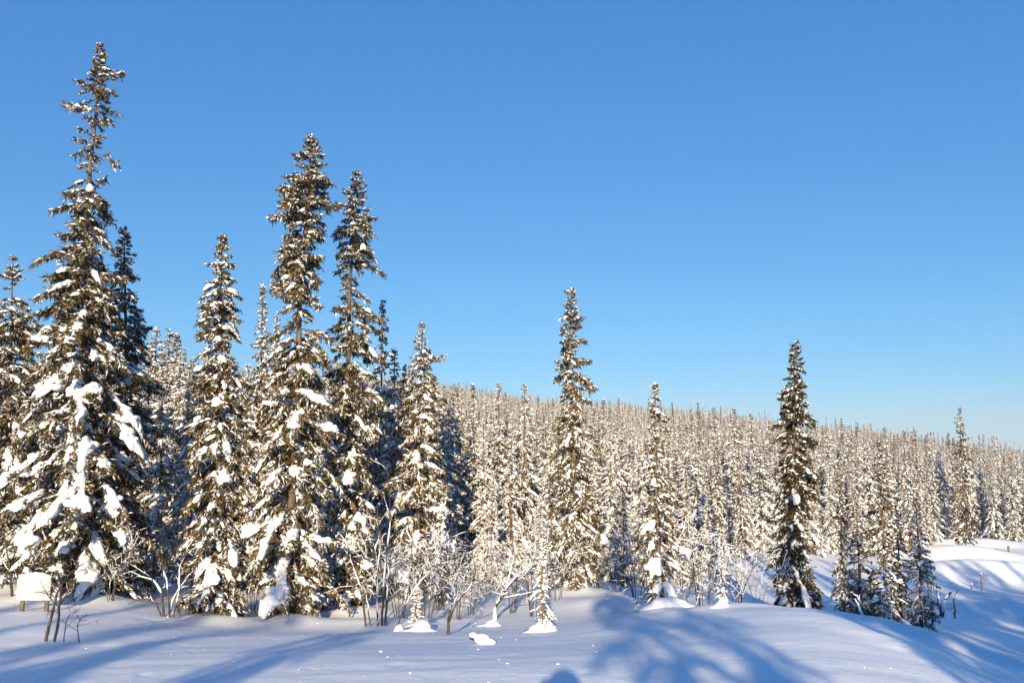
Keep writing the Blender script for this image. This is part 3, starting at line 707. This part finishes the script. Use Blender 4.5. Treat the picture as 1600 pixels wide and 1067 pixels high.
# ------------------------------------------------------------------ bare birches, saplings and shrubs
def grow(rs, stems, full=False, tw=2.2, snow=.6, wood=M_BIRCH, rsnow=1.5, depth=2, thin=1.0, snow_min=.15):
    """stems: polylines (n,3) with a foot radius; adds side twigs and a rim of snow on what lies flat enough"""
    wb, sb = Buf(), Buf()
    def line_snow(P, r):
        n = len(P)
        if rs.rand() > snow: return
        a = rs.randint(0, max(1, n // 3)); b = rs.randint(max(a + 3, 2 * n // 3), n + 1) if n > 4 else n
        if full: a, b = 0, n
        Q = P[a:b]
        if len(Q) < 3: return
        rr = np.maximum(r[a:b] * rsnow * .62, .0038) * rs.uniform(.7, 1.4, len(Q)); rr[0] *= .4; rr[-1] *= .4
        Q = Q + np.array([0, 0, 1.]) * (rr * .75)[:, None] + np.array([0, -.3, 0]) * (rr * .8)[:, None]
        tube(sb, Q, rr, 5)
    def rec(P, r, lev):
        tube(wb, P, r, 6 if lev == 0 else 3)
        line_snow(P, r)
        if lev >= depth: return
        Ltot = np.linalg.norm(np.diff(P, axis=0), axis=1).sum()
        k = rs.poisson(Ltot * tw * (2.2 if lev else 1.6)) + 1
        for _ in range(k):
            f = rs.uniform(.22, .98); i = min(int(f * (len(P) - 1)), len(P) - 2); q = P[i] + (P[i + 1] - P[i]) * (f * (len(P) - 1) - i)
            T = nrm(P[i + 1] - P[i]); dr = nrm(T * rs.uniform(.3, 1.0) + rs.normal(0, .6, 3) + np.array([0, 0, .25]))
            l = Ltot * rs.uniform(.2, .5) * (1.1 - .6 * f)
            m = 6; s = np.linspace(0, 1, m)[:, None]
            bend = rs.normal(0, .22, 3) + np.array([0, 0, -.15 * rs.rand()])
            C = q + dr * l * s + bend * l * s * s + np.cumsum(rs.normal(0, .018 * l, (m, 3)), 0) * (s > 0)
            r1 = max(np.interp(f, [0, 1], [r[0], r[-1]]) * .55, .0025 * thin)
            rec(C, r1 * (1 - .6 * s[:, 0]), lev + 1)
    for P, r in stems:
        P = np.asarray(P, float)
        # resample smoothly
        tt = np.linspace(0, 1, len(P)); t2 = np.linspace(0, 1, 12)
        S = np.stack([np.interp(t2, tt, P[:, i]) for i in range(3)], -1)
        S[1:-1] = .25 * S[:-2] + .5 * S[1:-1] + .25 * S[2:]
        S[1:-1] += rs.normal(0, .006, (10, 3))
        rec(S, r * (1 - .65 * t2), 0)
    return wb.mesh('wood', wood, True), (sb.mesh('rime', M_SNOW, True) if sb.V else None)

def put_shrub(name, meshes, loc, label, cat, group=None, rz=0, scale=1):
    e = bpy.data.objects.new(name, None); COL.objects.link(e); e.location = loc; e.rotation_euler = (0, 0, rz); e.scale = (scale,) * 3
    tag(e, label, cat, group)
    o = bpy.data.objects.new('stems', meshes[0]); COL.objects.link(o); o.parent = e; o['kind'] = 'stuff'
    if meshes[1]:
        o = bpy.data.objects.new('snow', meshes[1]); COL.objects.link(o); o.parent = e; o['kind'] = 'stuff'
    return e

def px_shrub(seed, name, d, lines, label, cat='shrub', group=None, foot=None, dy=.0, **kw):
    """lines: list of (foot radius, [(px, py), ...] from the foot up), all about d metres ahead"""
    rs = np.random.RandomState(seed)
    f = at(*(foot or lines[0][1][0]), d); x, y = f[0], f[1]; z = gz1(x, y)
    off = np.array([x, y, f[2]])
    st = []
    for r, pp in lines:
        P = np.array([at(px, py, d) for px, py in pp]) - off
        P[:, 1] += np.linspace(0, rs.normal(0, .15) + dy, len(P)); P[0, 2] -= .12
        st.append((P, r))
    return put_shrub(name, grow(rs, st, **kw), (x, y, z), label, cat, group)

px_shrub(1, 'bare_sapling', 8.4, [(.018, [(69, 1003), (76, 960), (80, 925), (96, 898), (112, 885)]), (.016, [(84, 1005), (92, 965), (99, 930), (104, 905), (125, 900)]),
    (.006, [(100, 1008), (104, 975), (112, 960), (130, 950)]), (.006, [(128, 1000), (124, 975), (135, 965), (150, 955)])],
    'dark leafless sapling standing in the shadow at the lower left', snow=.12, tw=6.5, depth=2, thin=.8)
px_shrub(2, 'bare_sapling', 12.0, [(.022, [(20, 955), (17, 925), (14, 890), (8, 850)]), (.014, [(32, 953), (26, 930), (22, 905)])],
    'crooked dark stem beside the snow-capped board', snow=.5)
px_shrub(3, 'willow_shrub', 11.2, [(.020, [(258, 965), (250, 935), (238, 912), (210, 905), (190, 912)]), (.018, [(262, 966), (270, 935), (290, 905), (312, 885)]), (.016, [(256, 964), (246, 945), (225, 935), (200, 945)]), (.012, [(264, 966), (268, 920), (262, 880), (268, 850)]), (.012, [(266, 966), (282, 925), (280, 890), (300, 850)])],
    'arching leafless shrub in the gap between the tallest and the dense spruce', snow=.55, tw=2.6)
px_shrub(4, 'birch_clump', 11.3, [(.020, [(602, 988), (604, 950), (606, 900), (605, 850)]), (.016, [(590, 985), (588, 930), (592, 870), (588, 800)]), (.016, [(572, 982), (565, 930), (552, 890), (545, 860)]), (.014, [(618, 984), (635, 950), (660, 915), (690, 890)]), (.018, [(597, 986), (600, 900), (612, 820), (606, 740)]), (.010, [(580, 984), (575, 940), (572, 900)])],
    'clump of straight brown birch stems rimmed with snow', 'birch', snow=.75, tw=1.8)
px_shrub(5, 'birch_stub', 9.3, [(.026, [(700, 992), (701, 970), (702, 952)]), (.017, [(702, 955), (715, 935), (735, 922), (745, 890), (738, 860)]), (.010, [(702, 953), (708, 940), (712, 930)])],
    'forked broken birch stub casting a thin shadow on the open snow', 'birch', snow=.95, tw=.8, rsnow=1.3, foot=(700, 992))
px_shrub(6, 'bent_birch', 11.6, [(.036, [(771, 940), (776, 915), (790, 890), (812, 868), (838, 852)])],
    'bent birch bowed under a thick white roll of snow', 'birch', snow=1.0, rsnow=1.35, tw=2.6, full=True)
px_shrub(7, 'bent_birch', 9.0, [(.022, [(1353, 968), (1352, 958), (1351, 948), (1350, 936)]), (.010, [(1350, 937), (1340, 928), (1328, 920), (1318, 915)])],
    'snow-coated stake with a side twig at the crest before the shaded group', 'birch', snow=1.0, rsnow=1.5, tw=.5)
px_shrub(8, 'bare_sapling', 24, [(.035, [(1490, 935), (1491, 918), (1488, 905), (1496, 890)])], 'little leafless sapling out in the hollow', snow=.5, tw=1.6)
px_shrub(9, 'white_birch', 23, [(.07, [(1470, 942), (1472, 925), (1478, 912), (1486, 905)]), (.05, [(1471, 935), (1464, 915), (1462, 895)])], 'snow-plastered birch fork at the rim of the hollow', 'birch', snow=1.0, rsnow=1.6, tw=1.2)
px_shrub(10, 'bare_sapling', 20, [(.03, [(1456, 948), (1457, 915), (1460, 880), (1466, 852)]), (.02, [(1456, 930), (1450, 900), (1452, 875)])], 'thin dark birch at the end of the shaded group', 'birch', snow=.7, tw=1.4)
px_shrub(11, 'fallen_twig', 12.8, [(.010, [(945, 938), (952, 934), (962, 925)])], 'lone twig sticking out of the snow below the lone tall spruce', 'twig', snow=1.0, tw=.3)

SHV = []
sr = np.random.RandomState(31)
for k in range(6):
    st = []
    for q in range(sr.randint(4, 8)):
        a = sr.uniform(0, 6.28); l = sr.uniform(.7, 1.3); b = sr.uniform(.15, .6)
        st.append((np.array([[.05 * math.cos(a), .05 * math.sin(a), -.15], [b * .3 * math.cos(a), b * .3 * math.sin(a), l * .45], [b * .8 * math.cos(a), b * .8 * math.sin(a), l * .85], [b * 1.4 * math.cos(a), b * 1.4 * math.sin(a), l * .98]]), sr.uniform(.005, .0095)))
    SHV.append(grow(sr, st, tw=6.2, snow=.42, rsnow=1.1, depth=2, thin=.7))
G5 = 'frosted birch shrubs at the feet of the spruces'
for i, (px, d, s_, lab) in enumerate([
    (735, 12.6, 1.1, 'frosted shrub left of the bent birch'), (625, 12.4, 1.2, 'frosted shrub behind the birch clump'), (690, 13.4, 1.3, 'frosted shrub below the cone-shaped spruce'),
    (800, 12.6, 1.0, 'frosted shrub behind the bent birch'), (870, 13.6, 1.1, 'frosted shrub at the foot of the lone tall spruce'), (965, 14.8, 1.3, 'shaded frosted shrub right of the lone tall spruce'),
    (995, 13.5, 1.0, 'frosted shrub just left of the slim young spruce'), (1065, 12.0, 1.0, 'frosted shrub just right of the slim young spruce'), (1100, 12.0, 1.3, 'tall frosted shrub at the crest next to the little spruce'),
    (1150, 12.5, 1.1, 'frosted shrub between the little spruce and the hollow'), (1182, 13.0, 1.2, 'dark-stemmed shrub left of the columnar spruce'), 
    (1420, 17.0, .8, 'shrub below the last tree of the shaded group'), (1452, 19.5, 1.1, 'frosted shrub at the right end of the shaded group'),
    (300, 14.0, 1.2, 'frosted shrub left of the foot of the narrow dense spruce'), (235, 14.5, 1.2, 'frosted shrub under the dark slender spruce'), (395, 13.2, 1.1, 'frosted shrub between the dense spruce and the broad-based one'), (520, 13.6, 1.3, 'frosted shrub right of the broad-based spruce'),
    (30, 13.2, 1.0, 'frosted shrub behind the snow-capped board'), (760, 15.0, 1.4, 'tall frosted shrub beneath the three even tips'), (668, 12.2, 1.2, 'frosted shrub between the birch clump and the forked stub'),
    (715, 11.8, .9, 'low frosted shrub behind the forked stub'), (835, 12.0, 1.0, 'frosted shrub just behind the knee-high spruce'), (880, 15.6, 1.4, 'frosted shrub left of the lone spruce trunk'),
    (600, 14.0, 1.4, 'tall frosted shrub deep behind the birch clump'), (170, 11.9, .9, 'low frosted shrub below the pillows of the tallest spruce'), (1015, 15.5, 1.4, 'frosted shrub back of the slim young spruce'), (1130, 14.5, 1.3, 'frosted shrub back of the little spruce')]):
    x = at(px, 930, d)[0]
    put_shrub('birch_shrub', SHV[i % 6], (x, d, gz1(x, d)), lab, 'shrub', G5, rz=i * 1.3, scale=s_ * (.62 + .38 * ((i * .618) % 1)))

# ------------------------------------------------------------------ snow heaps and crumbs
def heap(seed, px, py, d, rx, ry, h, label, group=None, name='snow_mound'):
    U, Fi = ICO[3]; rs = np.random.RandomState(seed)
    V = U * (1 + .22 * wob(U + rs.uniform(0, 9, 3), .36)[:, None])
    z = V[:, 2]; V = V * np.array([rx, ry, h]); V[:, 2] = np.where(z < 0, V[:, 2] * .25, V[:, 2])
    fl = 1 + .9 * np.exp(-(np.maximum(z, 0) / .2) ** 2); V[:, :2] *= fl[:, None]
    p = at(px, py, d)
    return tag(obj(name, mesh_from('snow_mound', V, Fi, M_GROUND, True), loc=(p[0], p[1], gz1(p[0], p[1]) - .02)), label, 'snow', group)
GH = 'heaps of snow on the slope'
heap(1, 770, 968, 10.8, .12, .10, .10, 'low round heap of snow below the bent birch', GH)
heap(2, 850, 990, 9.35, .15, .12, .12, 'snow heaped around the foot of the knee-high spruce', GH)
heap(3, 660, 982, 10.2, .17, .13, .15, 'snow heaped over the squat buried seedling', GH)
heap(4, 1128, 948, 9.5, .075, .07, .13, 'round white ball of snow on the crest', GH)
heap(5, 625, 984, 10.4, .07, .07, .10, 'snow heap between the birch clump and the buried seedling', GH)
heap(6, 1045, 950, 10.9, .22, .2, .2, 'shaded snow heap at the foot of the slim young spruce', GH)
def buried_log():
    p = at(752, 1006, 8.0); e = bpy.data.objects.new('buried_log', None); COL.objects.link(e); e.location = (p[0], p[1], gz1(p[0], p[1])); e.rotation_euler = (0, 0, -.5)
    tag(e, 'short broken log end poking out of the open snow under a snow cap', 'log')
    b = Buf(); tube(b, [(-.13, 0, .05), (-.05, 0, .045), (.06, 0, .01), (.14, 0, -.03)], [.022, .03, .032, .03], 8)
    obj('wood', b.mesh('log', M_BIRCH, True), e)
    b = Buf(); U, Fi = ICO[2]
    for c, r in (((-.10, 0, .075), (.05, .035, .03)), ((.02, -.01, .05), (.10, .06, .055)), ((.09, 0, .03), (.08, .06, .04))): b.add(U * (1 + .08 * wob(U + c[0] * 30, .5)[:, None]) * r + np.array(c), Fi)
    obj('snow_cap', b.mesh('log_snow', M_SNOW, True), e)
buried_log()
def crumbs():
    rs = np.random.RandomState(3); b = Buf(); U, Fi = ICO[1]
    for i in range(90):
        px = rs.uniform(-20, 1500); d = 5.3 * (12 / 5.3) ** rs.rand(); x = (px - 800) / F_PX * d
        if px > 1000 and d > 8: continue
        r = rs.uniform(.003, .009) * (1.7 if rs.rand() < .12 else 1)
        b.add(U * (1 + rs.normal(0, .2, (len(U), 1))) * np.array([r * rs.uniform(1, 2), r, r * .6]) + np.array([x, d, gz1(x, d) + r * .1]), Fi)
    tag(obj('snow_crumbs', b.mesh('snow_crumbs', M_SNOW, True)), 'small crumbs of fallen snow scattered over the slope', 'snow', kind='stuff')
crumbs()

# ------------------------------------------------------------------ board, posts
def board():
    d = 10.8; p = at(50, 958, d); z = gz1(p[0], p[1])
    e = bpy.data.objects.new('wooden_board', None); COL.objects.link(e); e.location = (p[0], p[1], z)
    tag(e, 'pale snow-plastered board on short legs under the tallest spruce', 'board')
    zb = at(50, 938, d)[2] - z; zt = at(50, 904, d)[2] - z; w = 26 * d / F_PX
    import bmesh
    def box(name, a, b_, m, bev=.01, seg=2):
        bm = bmesh.new(); bmesh.ops.create_cube(bm, size=1)
        a, b_ = np.array(a), np.array(b_)
        for v in bm.verts: v.co = (a + b_) / 2 + np.array(v.co[:]) * (b_ - a)
        bmesh.ops.bevel(bm, geom=bm.edges[:], offset=bev, segments=seg, affect='EDGES')
        me = bpy.data.meshes.new(name); bm.to_mesh(me); bm.free(); me.materials.append(m)
        for f in me.polygons: f.use_smooth = True
        return obj(name, me, e)
    n = 5
    for i in range(n):
        z0 = zb + (zt - zb) * i / n
        box('plank', (-w + .004 * (i % 2), .002 * (i % 3), z0 + .0006), (w - .005 * (i % 3), .03, z0 + (zt - zb) / n - .0006), M_BOARD, .002)
    for x in (-w * .75, w * .7): box('post', (x - .025, .034, -.3), (x + .025, .08, zt - .02), M_POST, .006)
    U, Fi = ICO[3]; V = U * (1 + .16 * wob(U * 1.3, .4)[:, None]) * np.array([w * 1.0, .08, .06]) + np.array([0, .03, zt + .02])
    obj('snow_cap', mesh_from('board_cap', V, Fi, M_SNOW, True), e)
board()
def post(px, py, top, d, r, label, lean=0):
    p = at(px, py, d); z = gz1(p[0], p[1]); h = at(px, top, d)[2] - p[2]
    e = bpy.data.objects.new('wooden_post', None); COL.objects.link(e); e.location = (p[0], p[1], z); e.rotation_euler = (0, lean, 0); tag(e, label, 'post', 'marker posts in the hollow')
    b = Buf(); tube(b, [(0, 0, -.3), (0, 0, h * .5), (.01, 0, h)], [r, r, r * .9], 8); obj('shaft', b.mesh('post', M_POST, True), e)
    U, Fi = ICO[2]; b = Buf(); b.add(U * (r * 1.1, r * 1.1, r * .8) + np.array([.01, 0, h + r * .3]), Fi); obj('snow_cap', b.mesh('post_cap', M_SNOW, True), e)
post(1534, 919, 892, 34, .035, 'tallest of the two thin posts standing in the hollow')
post(1518, 916, 908, 34, .04, 'short post stub beside the tall thin post in the hollow')
post(1576, 862, 852, 47, .06, 'white marker post on the far bank near the right edge')

# ------------------------------------------------------------------ the viewer, known from the shadow of head and arms
def cloth(name, c, rough=.85):
    m, t, p = mat(name); nz = t.nodes.new('ShaderNodeTexNoise'); nz.inputs['Scale'].default_value = 40
    mx = t.nodes.new('ShaderNodeMix'); mx.data_type = 'RGBA'; mx.inputs[6].default_value = (*c, 1); mx.inputs[7].default_value = (*[v * .6 for v in c], 1)
    t.links.new(nz.outputs['Fac'], mx.inputs[0]); t.links.new(mx.outputs[2], p.inputs['Base Color']); p.inputs['Roughness'].default_value = rough; return m
def person():
    Y0 = -.42; X0 = .0; z0 = gz1(X0, Y0)
    J = {'pel': (0, 0, .95), 'belly': (0, 0, 1.12), 'chest': (0, 0, 1.32), 'neck': (0, 0, 1.50), 'head': (0, .01, 1.60), 'crown': (0, .015, 1.72),
         'shl': (-.18, 0, 1.42), 'ell': (-.30, .16, 1.30), 'wrl': (-.13, .32, 1.55), 'hal': (-.08, .36, 1.63),
         'shr': (.18, 0, 1.42), 'elr': (.30, .16, 1.30), 'wrr': (.13, .32, 1.55), 'har': (.08, .36, 1.63),
         'hil': (-.10, 0, .90), 'knl': (-.12, .02, .50), 'anl': (-.13, 0, .10), 'tol': (-.14, .18, .05),
         'hir': (.10, 0, .90), 'knr': (.12, .02, .50), 'anr': (.13, 0, .10), 'tor': (.14, .18, .05)}
    rad = {'pel': .16, 'belly': .16, 'chest': .17, 'neck': .07, 'head': .10, 'crown': .085, 'shl': .085, 'ell': .065, 'wrl': .05, 'hal': .045, 'shr': .085, 'elr': .065, 'wrr': .05, 'har': .045,
           'hil': .11, 'knl': .08, 'anl': .065, 'tol': .05, 'hir': .11, 'knr': .08, 'anr': .065, 'tor': .05}
    ks = list(J); ix = {k: i for i, k in enumerate(ks)}
    E = [('pel', 'belly'), ('belly', 'chest'), ('chest', 'neck'), ('neck', 'head'), ('head', 'crown')]
    for s_ in 'lr': E += [('chest', 'sh' + s_), ('sh' + s_, 'el' + s_), ('el' + s_, 'wr' + s_), ('wr' + s_, 'ha' + s_), ('pel', 'hi' + s_), ('hi' + s_, 'kn' + s_), ('kn' + s_, 'an' + s_), ('an' + s_, 'to' + s_)]
    me = bpy.data.meshes.new('person'); me.from_pydata([J[k] for k in ks], [(ix[a], ix[b]) for a, b in E], [])
    me.materials.append(cloth('winter_suit', (.03, .035, .05)))
    o = obj('person', me, loc=(X0, Y0, z0))
    md = o.modifiers.new('skin', 'SKIN'); md.use_smooth_shade = True
    for i, k in enumerate(ks): v = me.skin_vertices[0].data[i]; v.radius = (rad[k], rad[k]); v.use_root = (k == 'pel')
    o.modifiers.new('sub', 'SUBSURF').levels = 2; o.modifiers['sub'].render_levels = 2
    tag(o, 'person taking the picture, only the shadow of head and raised arms in view', 'person')
    U, Fi = ICO[3]; V = U * (.112, .122, .10) + np.array([0, .01, 1.70]); V[:, 2] = np.maximum(V[:, 2], 1.655 + .01 * np.cos(4 * V[:, 0]))
    obj('knitted_hat', mesh_from('hat', V, Fi, cloth('wool', (.10, .03, .03)), True), o)
person()

# ------------------------------------------------------------------ thin winter air
def haze():
    import bmesh
    bm = bmesh.new(); bmesh.ops.create_cube(bm, size=1)
    for v in bm.verts: v.co = (v.co.x * 1400, v.co.y * 1100 + 480, v.co.z * 146 - 25)
    me = bpy.data.meshes.new('haze'); bm.to_mesh(me); bm.free()
    m = bpy.data.materials.new('thin_haze'); m.use_nodes = True; t = m.node_tree; t.nodes.clear()
    out = t.nodes.new('ShaderNodeOutputMaterial'); pv = t.nodes.new('ShaderNodeVolumePrincipled')
    pv.inputs['Color'].default_value = (.92, .95, 1.0, 1); pv.inputs['Density'].default_value = .00042; pv.inputs['Anisotropy'].default_value = 0.0
    t.links.new(pv.outputs[0], out.inputs['Volume']); me.materials.append(m)
    tag(obj('haze', me), 'thin pale winter haze over the far slope', 'haze', kind='stuff')
haze()
